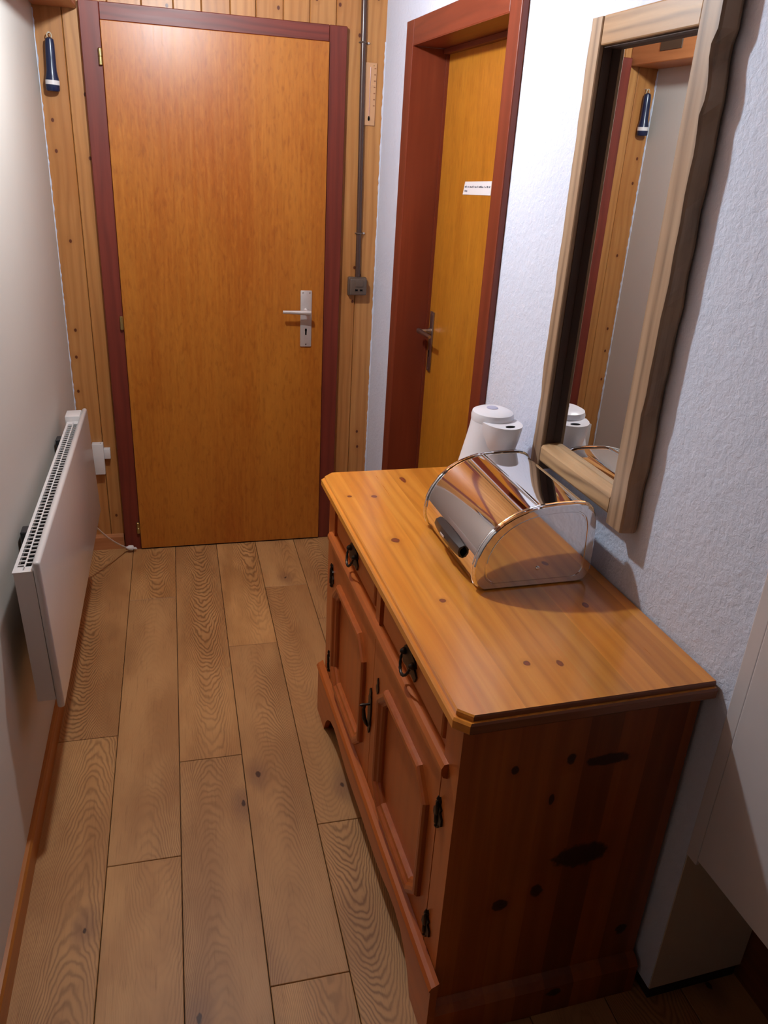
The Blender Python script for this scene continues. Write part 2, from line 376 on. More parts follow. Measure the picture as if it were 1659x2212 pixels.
# right wall with door opening
bm = NB()
box(bm, 0, 0.17, -0.385, 0.03, 0, ZC); box(bm, 0, 0.17, -1.14, -0.385, 1.965, ZC); box(bm, 0, 0.17, -2.2, -1.14, 0, ZC)
box(bm, 0, 0.232, -2.34, -2.2, 0.046, ZC)
solo('wall_right', bm, M_PLASTER, MR, label='white rough plaster right wall behind the mirror', kind='structure')
bm = NB(); box(bm, 0.001, 0.232, -2.3425, -2.3402, 0.046, 0.451)
solo('trim_5', bm, M_RETURN, MR, label='cream side of the wall end above the floor niche', kind='structure')
bm = NB(); box(bm, 0.012, 0.232, -2.333, -2.2, 0.0, 0.046)
solo('trim_2', bm, M_GAP, MR, label='dark gap board under the end of the right wall', kind='structure')
bm = NB(); box(bm, 0.236, 0.27, YB, -2.2, 0.0, ZC)
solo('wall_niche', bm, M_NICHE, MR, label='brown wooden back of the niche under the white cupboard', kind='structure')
bm = NB(); box(bm, 0.0, 0.25, YB, -3.3, 0.0, ZC)
solo('wall_side', bm, M_PLASTER, MR, label='white wall beyond the built-in cupboard', kind='structure')
bm = NB(); box(bm, -0.2, 1.8, YB-0.1, YB, 0.0, ZC)
solo('wall_back', bm, M_NICHE, label='dark wooden wall at the back of the hallway', kind='structure')
# ceiling with boards
bm = NB(); box(bm, -0.15, 1.8, YB, 0.05, ZC+0.02, ZC+0.06)
ceil = solo('ceiling', bm, M_GAP, label='pine board ceiling', kind='structure')
k = 0
x = -0.12
while x < 1.7:
    bm = NB(); box(bm, -0.0475, 0.0475, YB, 0.03, ZC, ZC+0.02)
    b = mesh_obj('board', bm, M_PINEX); b.parent = ceil; b.location = (x+0.048, 0, 0); x += 0.0965
# pelmet (boxed-in strip) along the top of the left wall
bm = NB(); rbox(bm, 0.0, 0.14, -2.6, -0.001, 2.008, ZC, 0.003, 1)
pel = solo('trim_1', bm, M_PELMET, ML, label='boxed-in wooden pelmet along the top of the left wall', kind='structure')
bm = NB(); rbox(bm, 0.14, 0.144, -0.32, -0.19, 2.045, 2.135, 0.001, 1)
pv = mesh_obj('vent_plate', bm, M_VENT); pv.parent = pel; pv['label'] = 'dark brown plate on the pelmet'
rc_ = random.Random(11)
def caulk(name, M, f, label, w):
    bm = NB(); rings = []
    for i in range(161):
        z = 0.08 + (2.0-0.08)*i/160; a = w*(0.35+0.65*rc_.random()**2)
        rings.append(f(z, a))
    loft(bm, rings); solo(name, bm, M_PLASTER, M, label=label, kind='structure')
caulk('trim_3', ML, lambda z, a: [(0.0, -0.0005, z), (a, -0.0005, z), (0.002, -0.004-a, z), (0.0, -0.004-a, z)], 'ragged white filler in the corner of left wall and boards', 0.005)
caulk('trim_4', MR, lambda z, a: [(0.0, -0.0005, z), (-a, -0.0005, z), (-0.002, -0.004-a, z), (0.0, -0.004-a, z)], 'ragged white plaster edge in the corner of right wall and boards', 0.005)
# skirtings
bm = NB(); prism(bm, [(0, 0), (0.0125, 0), (0.0125, 0.060), (0.008, 0.068), (0, 0.070)], 'y', YB, -0.014)
solo('baseboard_left', bm, M_SKIRT, ML, label='orange wooden skirting along the left wall', kind='structure')
bm = NB(); prism(bm, [(0, 0), (-0.013, 0), (-0.013, 0.056), (-0.008, 0.066), (0, 0.068)], 'x', 0.004, 0.142)
solo('baseboard_end', bm, M_SKIRTX, label='short pale wooden skirting left of the end door', kind='structure')

# ------------------------------------------------------------------ door in the end wall
bm = NB(); rbox(bm, 0.2125, 0.991, -0.036, -0.004, 0.006, 1.98, 0.0015, 1)
d1 = solo('door_1', bm, M_DOOR, label='flat orange veneer door with aluminium handle in the end wall', kind='structure')
def child(name, bm, mat, parent, smooth=False, label=None):
    o = mesh_obj(name, bm, mat, smooth); o.parent = parent
    if label: o['label'] = label
    return o
bm = NB(); rbox(bm, 0.147, 0.2115, -0.028, -0.0005, 0.0, 2.034, 0.002, 1); child('casing', bm, M_RED, d1)
bm = NB(); rbox(bm, 0.992, 1.057, -0.028, -0.0005, 0.0, 2.034, 0.002, 1); child('casing', bm, M_RED, d1)
bm = NB(); rbox(bm, 0.2120, 0.9915, -0.028, -0.0005, 1.981, 2.034, 0.002, 1); child('casing', bm, M_REDX, d1)
bm = NB(); box(bm, 0.2122, 0.9912, -0.03, -0.001, 0.0002, 0.006); child('threshold', bm, M_DARK, d1)
for z, mt in ((1.872, M_BRASS), (0.978, M_BRASS), (0.105, M_BRASS)):
    bm = NB(); x = 0.205
    lathe(bm, [(0.0045, z-0.026), (0.0065, z-0.024), (0.0065, z-0.0015), (0.0055, z-0.0005), (0.0055, z+0.0005), (0.0065, z+0.0015), (0.0065, z+0.024), (0.0045, z+0.026)], (x, -0.036, 0), 'z', 12)
    child('hinge', bm, mt, d1, True, 'brass barrel hinge')
def lock_plate(parent, M, tip, mat, w=0.046, zb=0.887, zt=1.112, round_=False):
    """plate in the local x-z plane of M, proud towards -y; lever reaches to local x = tip"""
    bm = NB(); rbox(bm, -w/2, w/2, -0.007, 0, zb, zt, 0.003 if not round_ else 0.0034, 2); bmesh.ops.transform(bm, matrix=M, verts=bm.verts)
    pl = child('lock_plate', bm, mat, parent, True)
    bm = NB(); zl = 1.032
    lathe(bm, [(0.011, -0.006), (0.011, -0.012), (0.008, -0.018), (0.008, -0.045), (0.0095, -0.05)], (0, 0, zl), 'y', 16)
    rings = []
    for q, (hh, tt) in zip((-0.12, 0.0, 0.25, 0.6, 1.0), ((.0095, .0085), (.0105, .010), (.0085, .0075), (.0075, .006), (.0065, .005))):
        cx = tip*q
        rings.append([(cx, -0.05 + tt*math.cos(a), zl + 0.002*q + hh*math.sin(a)) for a in [2*math.pi*i/12 for i in range(12)]])
    loft(bm, rings); bmesh.ops.transform(bm, matrix=M, verts=bm.verts)
    child('lever', bm, mat, pl, True)
    bm = NB()
    prism(bm, [(-0.003, 0.935), (0.003, 0.935), (0.0035, 0.950), (0.0045, 0.955), (0.003, 0.961), (-0.003, 0.961), (-0.0045, 0.955), (-0.0035, 0.950)], 'y', -0.0074, -0.006)
    bmesh.ops.transform(bm, matrix=M, verts=bm.verts); child('keyhole', bm, M_DARK, pl)
    for (sx, sz) in ((-w/2+.009, zt-.009), (w/2-.009, zt-.009), (0.0, zb+.010)):
        bm = NB(); lathe(bm, [(0.003, -0.0068), (0.0028, -0.0078)], (sx, 0, sz), 'y', 10); bmesh.ops.transform(bm, matrix=M, verts=bm.verts)
        child('screw', bm, M_NICKEL, pl)
lock_plate(d1, Matrix.Translation((0.919, -0.036, 0)), -0.100, M_ALU)

# ------------------------------------------------------------------ door in the right wall
bm = NB(); box(bm, 0.11, 0.15, -1.138, -0.387, 0.006, 1.955)
d2 = solo('door_2', bm, M_DOOR2, MR, label='recessed golden veneer door in the right wall with paper note', kind='structure')
bm = NB(); rbox(bm, -0.02, 0.0, -0.385, -0.312, 0, 2.027, 0.003, 2); child('casing', bm, M_RED2, d2)
bm = NB(); rbox(bm, -0.02, 0.0, -1.210, -1.140, 0, 2.027, 0.003, 2); child('casing', bm, M_RED2, d2)
bm = NB(); rbox(bm, -0.0195, 0.0, -1.1395, -0.3855, 1.952, 2.027, 0.003, 2); child('casing', bm, M_RED2H, d2)
bm = NB(); box(bm, -0.0185, 0.109, -0.386, -0.374, 0, 1.951); child('jamb', bm, M_RED2, d2)
bm = NB(); box(bm, -0.0185, 0.109, -1.151, -1.139, 0, 1.951); child('jamb', bm, M_RED2, d2)
bm = NB(); box(bm, -0.0185, 0.109, -1.138, -0.387, 1.9515, 1.964); child('jamb', bm, M_RED2H, d2)
bm = NB(); box(bm, 0.09, 0.1095, -1.138, -0.387, 1.936, 1.951); child('stop_bead', bm, M_RED2H, d2)
bm = NB(); box(bm, 0.10, 0.1099, -0.394, -0.3865, 0.006, 1.936); child('stop_bead', bm, M_RED2, d2)
M2 = Matrix.Translation((0.11, -0.432, 0)) @ Matrix.Rotation(-math.pi/2, 4, 'Z')
# local x -> -y of frame, local -y -> -x of frame
lock_plate(d2, M2, 0.115, M_NICKEL, w=0.036, zb=0.880, zt=1.104, round_=True)
# paper note
nt = Matrix.Translation((0.1095, 0, 0))
bm = NB(); prism(bm, [(-0.619, 1.517), (-0.632, 1.5565), (-0.845, 1.566), (-0.845, 1.526)], 'x', 0.1085, 0.1098)
bmesh.ops.recalc_face_normals(bm, faces=bm.faces)
note = tag(mesh_obj('paper_note', bm, M_PAPER), 'small white printed paper strip stuck on the recessed door', 'note'); note.matrix_world = MR
bm = NB(); rr = random.Random(3)
y = -0.634
while y > -0.838:
    wd = rr.uniform(0.0025, 0.005); h = rr.uniform(0.0035, 0.006); z = 1.5385 + (-0.634-y)*0.040
    box(bm, 0.1080, 0.1086, y-wd, y, z, z+h); y -= wd + rr.choice((0.0015, 0.0015, 0.0015, 0.006))
for kx in range(4):
    y = -0.634 - kx*0.006; box(bm, 0.1080, 0.1086, y-0.004, y, 1.5265, 1.5315)
tag(child('printed_lines', bm, M_INK, note), kind='stuff')

# ================================================================== SIDEBOARD
BX = (-0.235, 0.532, 0.0)
sb = thing('sideboard', 'honey pine sideboard with two panelled doors, two drawers and black fittings', 'sideboard', MC, BX)
def oct_top(x0, y0, y1, c): return [(0.0, y0), (0.0, y1), (x0+c, y1), (x0, y1-c), (x0, y0+c), (x0+c, y0)]
bm = NB()
A = oct_top(-0.487, -0.010, 1.074, 0.022)
def zr(pts, z): return [(p[0], p[1], z) for p in pts]
A2 = oct_top(-0.484, -0.007, 1.071, 0.022); B1 = oct_top(-0.479, -0.002, 1.066, 0.0217); B2 = oct_top(-0.4765, 0.0, 1.064, 0.0217)
loft(bm, [zr(A2, 0.776), zr(A, 0.780), zr(A, 0.795), zr(A2, 0.7985), zr(B1, 0.7985), zr(B1, 0.8065), zr(B2, 0.8091)])
tp = part('top', bm, M_TOP, sb); tp.data.materials.append(M_ENDSHADE)
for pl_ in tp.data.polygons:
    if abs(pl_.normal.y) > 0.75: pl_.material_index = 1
bm = NB(); box(bm, -0.441, -0.004, 0.018, 0.038, 0.0, 0.776); part('side_panel', bm, M_SIDE, sb)
bm = NB(); box(bm, -0.441, -0.004, 1.026, 1.046, 0.0, 0.776); part('side_panel', bm, M_SIDE, sb)
bm = NB(); box(bm, -0.010, -0.004, 0.038, 1.026, 0.06, 0.775); part('back_panel', bm, M_SIDE, sb)
bm = NB(); box(bm, -0.44, -0.01, 0.038, 1.026, 0.13, 0.148); part('bottom_board', bm, M_SIDE, sb)
for y0, y1 in ((0.018, 0.086), (0.978, 1.046)):
    bm = NB(); box(bm, -0.462, -0.441, y0, y1, 0.0, 0.776); part('front_stile', bm, M_FRONT, sb)
for y0, y1, z0, z1 in ((0.086, 0.978, 0.747, 0.776), (0.086, 0.978, 0.616, 0.655), (0.086, 0.978, 0.09, 0.160), (0.517, 0.547, 0.655, 0.747)):
    bm = NB(); box(bm, -0.462, -0.441, y0, y1, z0, z1); part('front_rail', bm, M_FRONTH, sb)
bm = NB(); prism(bm, [(-0.462, 0.622), (-0.470, 0.626), (-0.475, 0.636), (-0.475, 0.646), (-0.470, 0.655), (-0.462, 0.656)], 'y', 0.062, 1.006)
part('rail_moulding', bm, M_FRONTH, sb)
bm = NB(); prism(bm, [(-0.462, 0.763), (-0.468, 0.766), (-0.474, 0.776), (-0.462, 0.776)], 'y', 0.018, 1.046); part('cornice', bm, M_FRONTH, sb)
# drawers
def pull(parent, yc, zc):
    bm = NB()   # fretted backplate
    pts = [(-.006, .036), (.006, .036), (.010, .022), (.020, .018), (.026, .006), (.020, -.002), (.030, -.012), (.024, -.030), (.010, -.026), (0, -.036), (-.010, -.026), (-.024, -.030), (-.030, -.012), (-.020, -.002), (-.026, .006), (-.020, .018), (-.010, .022)]
    prism(bm, [(yc+p[0]*1.5, zc+p[1]*0.92) for p in pts], 'x', -0.4650, -0.459)
    lathe(bm, [(0.007, -0.462), (0.008, -0.468), (0.005, -0.474), (0.001, -0.476)], (0, yc-0.027, zc+0.004), 'x', 12)
    lathe(bm, [(0.007, -0.462), (0.008, -0.468), (0.005, -0.474), (0.001, -0.476)], (0, yc+0.027, zc+0.004), 'x', 12)
    pb = part('pull_plate', bm, M_BRONZE, parent, True)
    bm = NB(); path = []; rad = []
    for i in range(25):
        a = math.pi*i/24
        path.append((-0.470-0.009*math.sin(a), yc+0.027*math.cos(a), zc+0.006-0.036*math.sin(a))); rad.append(0.0022+0.0012*math.sin(a)+0.0005*math.sin(i*2.6))
    tube(bm, path, rad, 8); q = mesh_obj('bail', bm, M_BRONZE, True); q.parent = parent
    return pb
def drawer(y0, y1):
    bm = NB(); rbox(bm, -0.453, -0.435, y0, y1, 0.6575, 0.7445, 0.001, 1)
    m = 0.020; R0 = [(y0+m, .672), (y1-m, .672), (y1-m, .7365), (y0+m, .7365)]
    def rg(e, x): return [(x, R0[0][0]+e, R0[0][1]+e), (x, R0[1][0]-e, R0[1][1]+e), (x, R0[2][0]-e, R0[2][1]-e), (x, R0[3][0]+e, R0[3][1]-e)]
    loft(bm, [rg(0, -0.4525), rg(0.002, -0.4585), rg(0.006, -0.4610)])
    d = part('drawer', bm, M_FRONTH, sb); pull(d, (y0+y1)/2-0.005, 0.713)
drawer(0.0875, 0.5155); drawer(0.5485, 0.9765)
# doors with octagonal moulded panels
def octa(y0, y1, z0, z1, c, e=0.0, x=0.0):
    k = e*0.414
    y0 += e; y1 -= e; z0 += e; z1 -= e; c = c - e*0.586
    return [(x, y0+c, z0), (x, y1-c, z0), (x, y1, z0+c), (x, y1, z1-c), (x, y1-c, z1), (x, y0+c, z1), (x, y0, z1-c), (x, y0, z0+c)]
def cab_door(y0, y1, oy0, oy1):
    z0, z1 = 0.162, 0.6145; oz0, oz1 = 0.204, 0.552; c = 0.052; e = 0.030
    bm = NB(); xf, xb = -0.4625, -0.4445
    for x, fl in ((xf, False), (xb, True)):
        O = [bm.verts.new(p) for p in octa(oy0, oy1, oz0, oz1, c, e, x)]
        Rr = [bm.verts.new(p) for p in ((x, y0, z0), (x, y1, z0), (x, y1, z1), (x, y0, z1))]
        for q in ((Rr[0], Rr[1], O[1], O[0]), (Rr[1], O[2], O[1]), (Rr[1], Rr[2], O[3], O[2]), (Rr[2], O[4], O[3]), (Rr[2], Rr[3], O[5], O[4]), (Rr[3], O[6], O[5]), (Rr[3], Rr[0], O[7], O[6]), (Rr[0], O[0], O[7])):
            bm.faces.new(q if not fl else q[::-1])
        if fl:
            Ob, Rb = O, Rr
        else:
            Of, Rf = O, Rr
    for i in range(8): bm.faces.new((Of[i], Of[(i+1) % 8], Ob[(i+1) % 8], Ob[i]))
    for i in range(4): bm.faces.new((Rf[i], Rb[i], Rb[(i+1) % 4], Rf[(i+1) % 4]))
    bmesh.ops.recalc_face_normals(bm, faces=bm.faces)
    d = part('door', bm, M_FRONT, sb)
    bm = NB()
    prof = [(0.0, -0.462), (0.001, -0.470), (0.005, -0.4745), (0.012, -0.4755), (0.019, -0.4735), (0.024, -0.468), (0.030, -0.4655), (0.033, -0.460), (0.0335, -0.4535)]
    rings = [octa(oy0, oy1, oz0, oz1, c, ee, x) for ee, x in prof]
    loft(bm, rings, cap=False)
    q = mesh_obj('panel_moulding', bm, M_MOULD); q.parent = d
    bm = NB(); prism(bm, [(p[1], p[2]) for p in octa(oy0, oy1, oz0, oz1, c, 0.028, 0)], 'x', -0.4545, -0.447)
    q = mesh_obj('panel', bm, M_FRONT); q.parent = d
    return d
dn = cab_door(0.0885, 0.5328, 0.127, 0.470); df = cab_door(0.5352, 0.9755, 0.598, 0.941)
def hinge(yc, zc):
    bm = NB()
    lathe(bm, [(0.001, zc-0.038), (0.0035, zc-0.033), (0.002, zc-0.029), (0.0045, zc-0.024), (0.0045, zc-0.008), (0.003, zc-0.006), (0.0045, zc-0.004), (0.0045, zc+0.020), (0.002, zc+0.026), (0.0038, zc+0.031), (0.001, zc+0.038)], (-0.467, yc, 0), 'z', 10)
    pts = [(0, .034), (.006, .028), (.004, .018), (.013, .014), (.009, .004), (.019, -.004), (.020, -.018), (.009, -.024), (.005, -.036), (0, -.040)]
    prism(bm, [(yc+p[0], zc+p[1]) for p in pts] + [(yc-p[0]*1.0, zc+p[1]) for p in pts[::-1][1:-1]], 'x', -0.4665, -0.4615)
    part('hinge', bm, M_BRONZE, sb, True)
hinge(0.079, 0.531); hinge(0.079, 0.241); hinge(0.982, 0.531); hinge(0.982, 0.241)
# lock plates and key
bm = NB()
pts = [(0, .066), (.007, .058), (.006, .046), (.011, .036), (.0105, .020), (.0125, .004), (.0115, -.020), (.0125, -.036), (.009, -.048), (.005, -.062), (0, -.068)]
yc, zc = 0.543, 0.399
prism(bm, [(yc+p[0], zc+p[1]) for p in pts] + [(yc-p[0], zc+p[1]) for p in pts[::-1][1:-1]], 'x', -0.466, -0.4620)
kp = mesh_obj('key_plate', bm, M_BRONZE); kp.parent = df
bm = NB()
tube(bm, [(-0.463, 0.543, 0.418), (-0.474, 0.543, 0.418), (-0.484, 0.543, 0.418), (-0.490, 0.543, 0.418)], [0.0035, 0.0028, 0.0042, 0.002], 8)
tube(bm, [(-0.476, 0.543, 0.420), (-0.480, 0.543, 0.405), (-0.478, 0.543, 0.380), (-0.472, 0.543, 0.362), (-0.468, 0.543, 0.352)], [0.0028, 0.004, 0.0055, 0.0045, 0.002], 8)
q = mesh_obj('key', bm, M_BRONZE, True); q.parent = df
bm = NB()
pts = [(0, .024), (.006, .014), (.004, .006), (.009, -.004), (.006, -.014), (0, -.022)]
yc, zc = 0.492, 0.506
prism(bm, [(yc+p[0], zc+p[1]) for p in pts] + [(yc-p[0], zc+p[1]) for p in pts[::-1][1:-1]], 'x', -0.4655, -0.4620)
q = mesh_obj('escutcheon', bm, M_BRONZE); q.parent = dn
# plinth with cut-out apron
prof = []
half = [(-0.006, 0.0), (0.094, 0.0), (0.104, 0.020), (0.120, 0.048), (0.145, 0.074), (0.18, 0.096), (0.225, 0.106), (0.272, 0.102), (0.32, 0.092), (0.38, 0.085), (0.45, 0.085), (0.532, 0.088)]
pp = half + [(1.064-y, z) for y, z in half[::-1][1:]]
bm = NB(); prism(bm, pp + [(1.070, 0.163), (-0.006, 0.163)], 'x', -0.478, -0.4628); part('plinth_apron', bm, M_FRONTH, sb)
bm = NB(); prism(bm, [(-0.4628, 0.160), (-0.480, 0.160), (-0.483, 0.164), (-0.478, 0.172), (-0.470, 0.176), (-0.4628, 0.181)], 'y', -0.010, 1.074); part('plinth_moulding', bm, M_FRONTH, sb)
bm = NB(); prism(bm, [(0.0178, 0.0), (-0.006, 0.0), (-0.006, 0.078), (0.006, 0.090), (0.0178, 0.096)], 'x', -0.4626, -0.004); part('side_plinth', bm, M_SIDE, sb)

# ================================================================== MIRROR
mr = thing('wall_mirror', 'tall mirror in a weathered wooden frame with natural wavy edges', 'mirror', MR, (-0.02, -1.79, 0.955))
XF, XB = -0.040, -0.004
def wavy(y, za, zb, n, amp, seed, notches=()):
    r = random.Random(seed); out = []
    for i in range(n+1):
        z = za + (zb-za)*i/n; d = amp*(0.6*math.sin(z*23+seed)+0.4*math.sin(z*61+seed*2)) + r.uniform(-amp, amp)*0.25
        for (zn, wn, an) in notches: d += an*math.exp(-((z-zn)/wn)**2)
        out.append((y+d, z))
    return out
def stile(name, yin, yout, za, zb, seed, notches=(), back=0.0):
    bm = NB(); n = 46
    fo = wavy(yout, za, zb, n, 0.0022, seed, notches); bo = wavy(yout+back, za, zb, n, 0.0028, seed+1, [(a, b*1.3, c*0.6) for a, b, c in notches])
    rings = []
    for (f, b) in zip(fo, bo):
        s = 1 if yout > yin else -1
        rings.append([(XB, yin, f[1]), (XF+0.002, yin, f[1]), (XF, yin+s*0.002, f[1]), (XF, f[0]-s*0.003, f[1]), (XF+0.005, f[0], f[1]), (XB-0.008, b[0], b[1]), (XB, b[0]-s*0.004, b[1])])
    loft(bm, rings); part(name, bm, M_LIVE, mr)
stile('stile', -1.634, -1.590, 0.950, 1.884, 5, [(1.50, .03, -.004), (1.12, .025, -.006), (1.74, .02, -.004)], 0.004)
stile('stile', -1.942, -1.997, 0.952, 1.886, 9, [(1.795, .014, .014), (1.762, .012, .004), (1.70, .016, .007), (1.20, .02, .005)], -0.006)
bm = NB(); rbox(bm, XF+0.002, XB, -1.9415, -1.6345, 1.834, 1.8855, 0.003, 2); part('rail', bm, M_LIVEH, mr)
bm = NB(); prism(bm, [(XB, 0.972), (XF+0.002, 0.972), (XF, 0.976), (XF, 1.006), (XF+0.004, 1.012), (XF+0.016, 1.016), (XB, 1.016)], 'y', -1.9415, -1.6345); part('rail', bm, M_LIVEH, mr)
bm = NB(); box(bm, -0.0105, -0.0085, -1.9418, -1.6342, 1.0165, 1.8338); part('glass', bm, M_MIRROR, mr)
bm = NB(); box(bm, -0.0080, XB, -1.9418, -1.6342, 1.0165, 1.8338); part('backing', bm, M_BACKSHADE, mr)
bm = NB(); box(bm, -0.030, -0.0107, -1.6365, -1.6344, 1.017, 1.8335); box(bm, -0.030, -0.0107, -1.9416, -1.9398, 1.017, 1.8335); box(bm, -0.030, -0.0107, -1.9396, -1.6366, 1.8312, 1.8335)
part('rebate_shade', bm, M_BACKSHADE, mr)  # thin dark strips paint the shade on the frame's inner faces

# ================================================================== BREAD BOX
BBZ = 0.8095
bb = thing('bread_box', 'polished steel roll-top bread box with black handle on the sideboard', 'bread box', MC, (-0.17, 0.535, BBZ))
base_prof = [(-0.288, 0.812), (-0.303, 0.822), (-0.3105, 0.840), (-0.3115, 0.862), (-0.307, 0.888), (-0.297, 0.912), (-0.281, 0.936), (-0.260, 0.956), (-0.236, 0.971), (-0.208, 0.982), (-0.178, 0.989), (-0.140, 0.992), (-0.100, 0.9925), (-0.078, 0.990), (-0.064, 0.981), (-0.055, 0.966), (-0.050, 0.945), (-0.046, 0.88), (-0.046, 0.838), (-0.050, 0.824), (-0.060, 0.815), (-0.072, 0.812)]
ctr = (-0.175, 0.895)
def sc(p, k): return (ctr[0]+(p[0]-ctr[0])*k, ctr[1]+(p[1]-ctr[1])*k)
def resamp(P, n):
    P = P + [P[0]]; L = [0]
    for a, b in zip(P[:-1], P[1:]): L.append(L[-1]+math.dist(a, b))
    out = []
    for i in range(n):
        t = L[-1]*i/n
        j = max(k for k in range(len(L)) if L[k] <= t + 1e-9); j = min(j, len(P)-2)
        f = (t-L[j])/(L[j+1]-L[j]); out.append((P[j][0]+(P[j+1][0]-P[j][0])*f, P[j][1]+(P[j+1][1]-P[j][1])*f))
    return out
PF = resamp(base_prof, 72)
def cap_mesh(ya, yb, face):
    """end cap from ya (inner) to yb (outer face)"""
    s = 1 if yb > ya else -1; bm = NB()
    def rg(k, y): return [(sc(p, k)[0], y, sc(p, k)[1]) for p in PF]
    rings = [rg(0.97, ya), rg(1.0, ya), rg(1.022, ya+s*0.0015), rg(1.028, ya+s*0.0035), rg(1.022, ya+s*0.006), rg(1.004, ya+s*0.0068), rg(1.004, ya+s*0.0078), rg(1.018, ya+s*0.0085), rg(1.018, ya+s*0.0115), rg(1.0, yb-s*0.001), rg(0.985, yb)]
    if face: rings += [rg(0.855, yb), rg(0.845, yb-s*0.0016), rg(0.832, yb-s*0.0016), rg(0.822, yb)]
    rings += [rg(0.4, yb)]
    loft(bm, rings)
    return bm
part('end_cap', cap_mesh(0.386, 0.370, True), M_CHROME, bb, True, None, 16); part('end_cap', cap_mesh(0.684, 0.700, True), M_CHROME, bb, True, None, 16)
def sheet(pts, y0, y1, th):
    bm = NB(); n = len(pts); O = []; I = []
    for i, p in enumerate(pts):
        a = pts[max(i-1, 0)]; b = pts[min(i+1, n-1)]; tx, tz = b[0]-a[0], b[1]-a[1]; L = math.hypot(tx, tz); nx, nz = tz/L, -tx/L
        O.append(p); I.append((p[0]+nx*th, p[1]+nz*th))
    rings = [[(q[0], y, q[1]) for q in O + I[::-1]] for y in (y0, y1)]
    loft(bm, rings); return bm
def arc(pts, n):  # smooth resample of an open polyline (Catmull-Rom)
    out = []; m = len(pts)
    for i in range(m-1):
        p0, p1, p2, p3 = pts[max(i-1, 0)], pts[i], pts[i+1], pts[min(i+2, m-1)]
        for k in range(n):
            t = k/n
            out.append(tuple(0.5*((2*p1[d])+(-p0[d]+p2[d])*t+(2*p0[d]-5*p1[d]+4*p2[d]-p3[d])*t*t+(-p0[d]+3*p1[d]-3*p2[d]+p3[d])*t**3) for d in (0, 1)))
    out.append(pts[-1]); return out
inner = [sc(p, 0.985) for p in base_prof]
part('roll_lid', sheet(arc([sc(p, 0.992) for p in base_prof[1:12]][:10], 5), 0.3865, 0.6835, 0.0025), M_CHROME, bb, True)
part('top_sheet', sheet(arc(inner[9:16], 4), 0.3865, 0.6835, 0.002), M_CHROME, bb, True)
bm = NB(); rbox(bm, -0.184, -0.176, 0.3866, 0.6834, 0.9855, 0.9905, 0.0012, 2); part('lid_lip', bm, M_CHROME, bb, True)
part('back_sheet', sheet(inner[15:22], 0.3865, 0.6835, 0.002), M_CHROME, bb)
bm = NB(); box(bm, -0.296, -0.06, 0.3866, 0.6834, 0.813, 0.816); part('base_tray', bm, M_CHROME, bb)
for yy in (0.40, 0.67):
    for xx in (-0.27, -0.08):
        bm = NB(); lathe(bm, [(0.008, 0.8093), (0.008, 0.8128)], (xx, yy, 0), 'z', 12); part('rubber_foot', bm, M_BLACK, bb)
bm = NB(); lathe(bm, [(0.0045, 0.3702), (0.0045, 0.3685), (0.003, 0.3665), (0.0005, 0.366)], (-0.171, 0, 0.852), 'y', 14); part('rivet', bm, M_CHROME, bb, True)
# handle: arched black grip
bm = NB(); rings = []
for i in range(15):
    t = -1+2*i/14; y = 0.515+0.074*t; hh = 0.0185*math.sqrt(max(0.05, 1-0.35*t*t)); out = 0.019*(1-0.25*t*t)
    zc = 0.866
    rings.append([(-0.309-0.002, y, zc-hh), (-0.309-out*0.7, y, zc-hh*0.75), (-0.309-out, y, zc), (-0.309-out*0.8, y, zc+hh*0.7), (-0.3065-0.003, y, zc+hh), (-0.3065-0.0005, y, zc+hh*0.9), (-0.309-out*0.55, y, zc+hh*0.4), (-0.309-out*0.7, y, zc), (-0.309-out*0.4, y, zc-hh*0.6), (-0.3095, y, zc-hh*0.9)])
loft(bm, rings); hd = part('handle', bm, M_BLACK, bb, True, label='black plastic handle')
bm = NB(); rbox(bm, -0.3292, -0.3272, 0.513, 0.537, 0.864, 0.869, 0.0008, 1); q = mesh_obj('name_plate', bm, M_ALU); q.parent = hd

# ================================================================== KETTLE
KX, KY = -0.110, 0.800
kt = thing('electric_kettle', 'white plastic electric kettle behind the bread box', 'kettle', MC, (KX, KY, BBZ))
def ring(cx, cy, z, rx, ry, n=32, tilt=0.0):
    return [(cx+rx*math.cos(2*math.pi*i/n), cy+ry*math.sin(2*math.pi*i/n), z+tilt*math.sin(2*math.pi*i/n)) for i in range(n)]
bm = NB(); loft(bm, [ring(KX, KY, BBZ, .088, .078), ring(KX, KY, BBZ+.006, .090, .080), ring(KX, KY, BBZ+.016, .089, .079)]); part('power_base', bm, M_WHITEM, kt, True)
bm = NB(); rings = []
for z, rx, ry, oy in ((.018, .090, .080, 0), (.03, .091, .081, 0), (.06, .088, .079, 0), (.10, .080, .073, 0), (.14, .070, .066, .002), (.18, .060, .060, .004), (.21, .0535, .056, .005), (.224, .0515, .055, .006)):
    rings.append(ring(KX, KY+oy, BBZ+z, rx, ry))
loft(bm, rings); part('body', bm, M_KETTLE, kt, True)
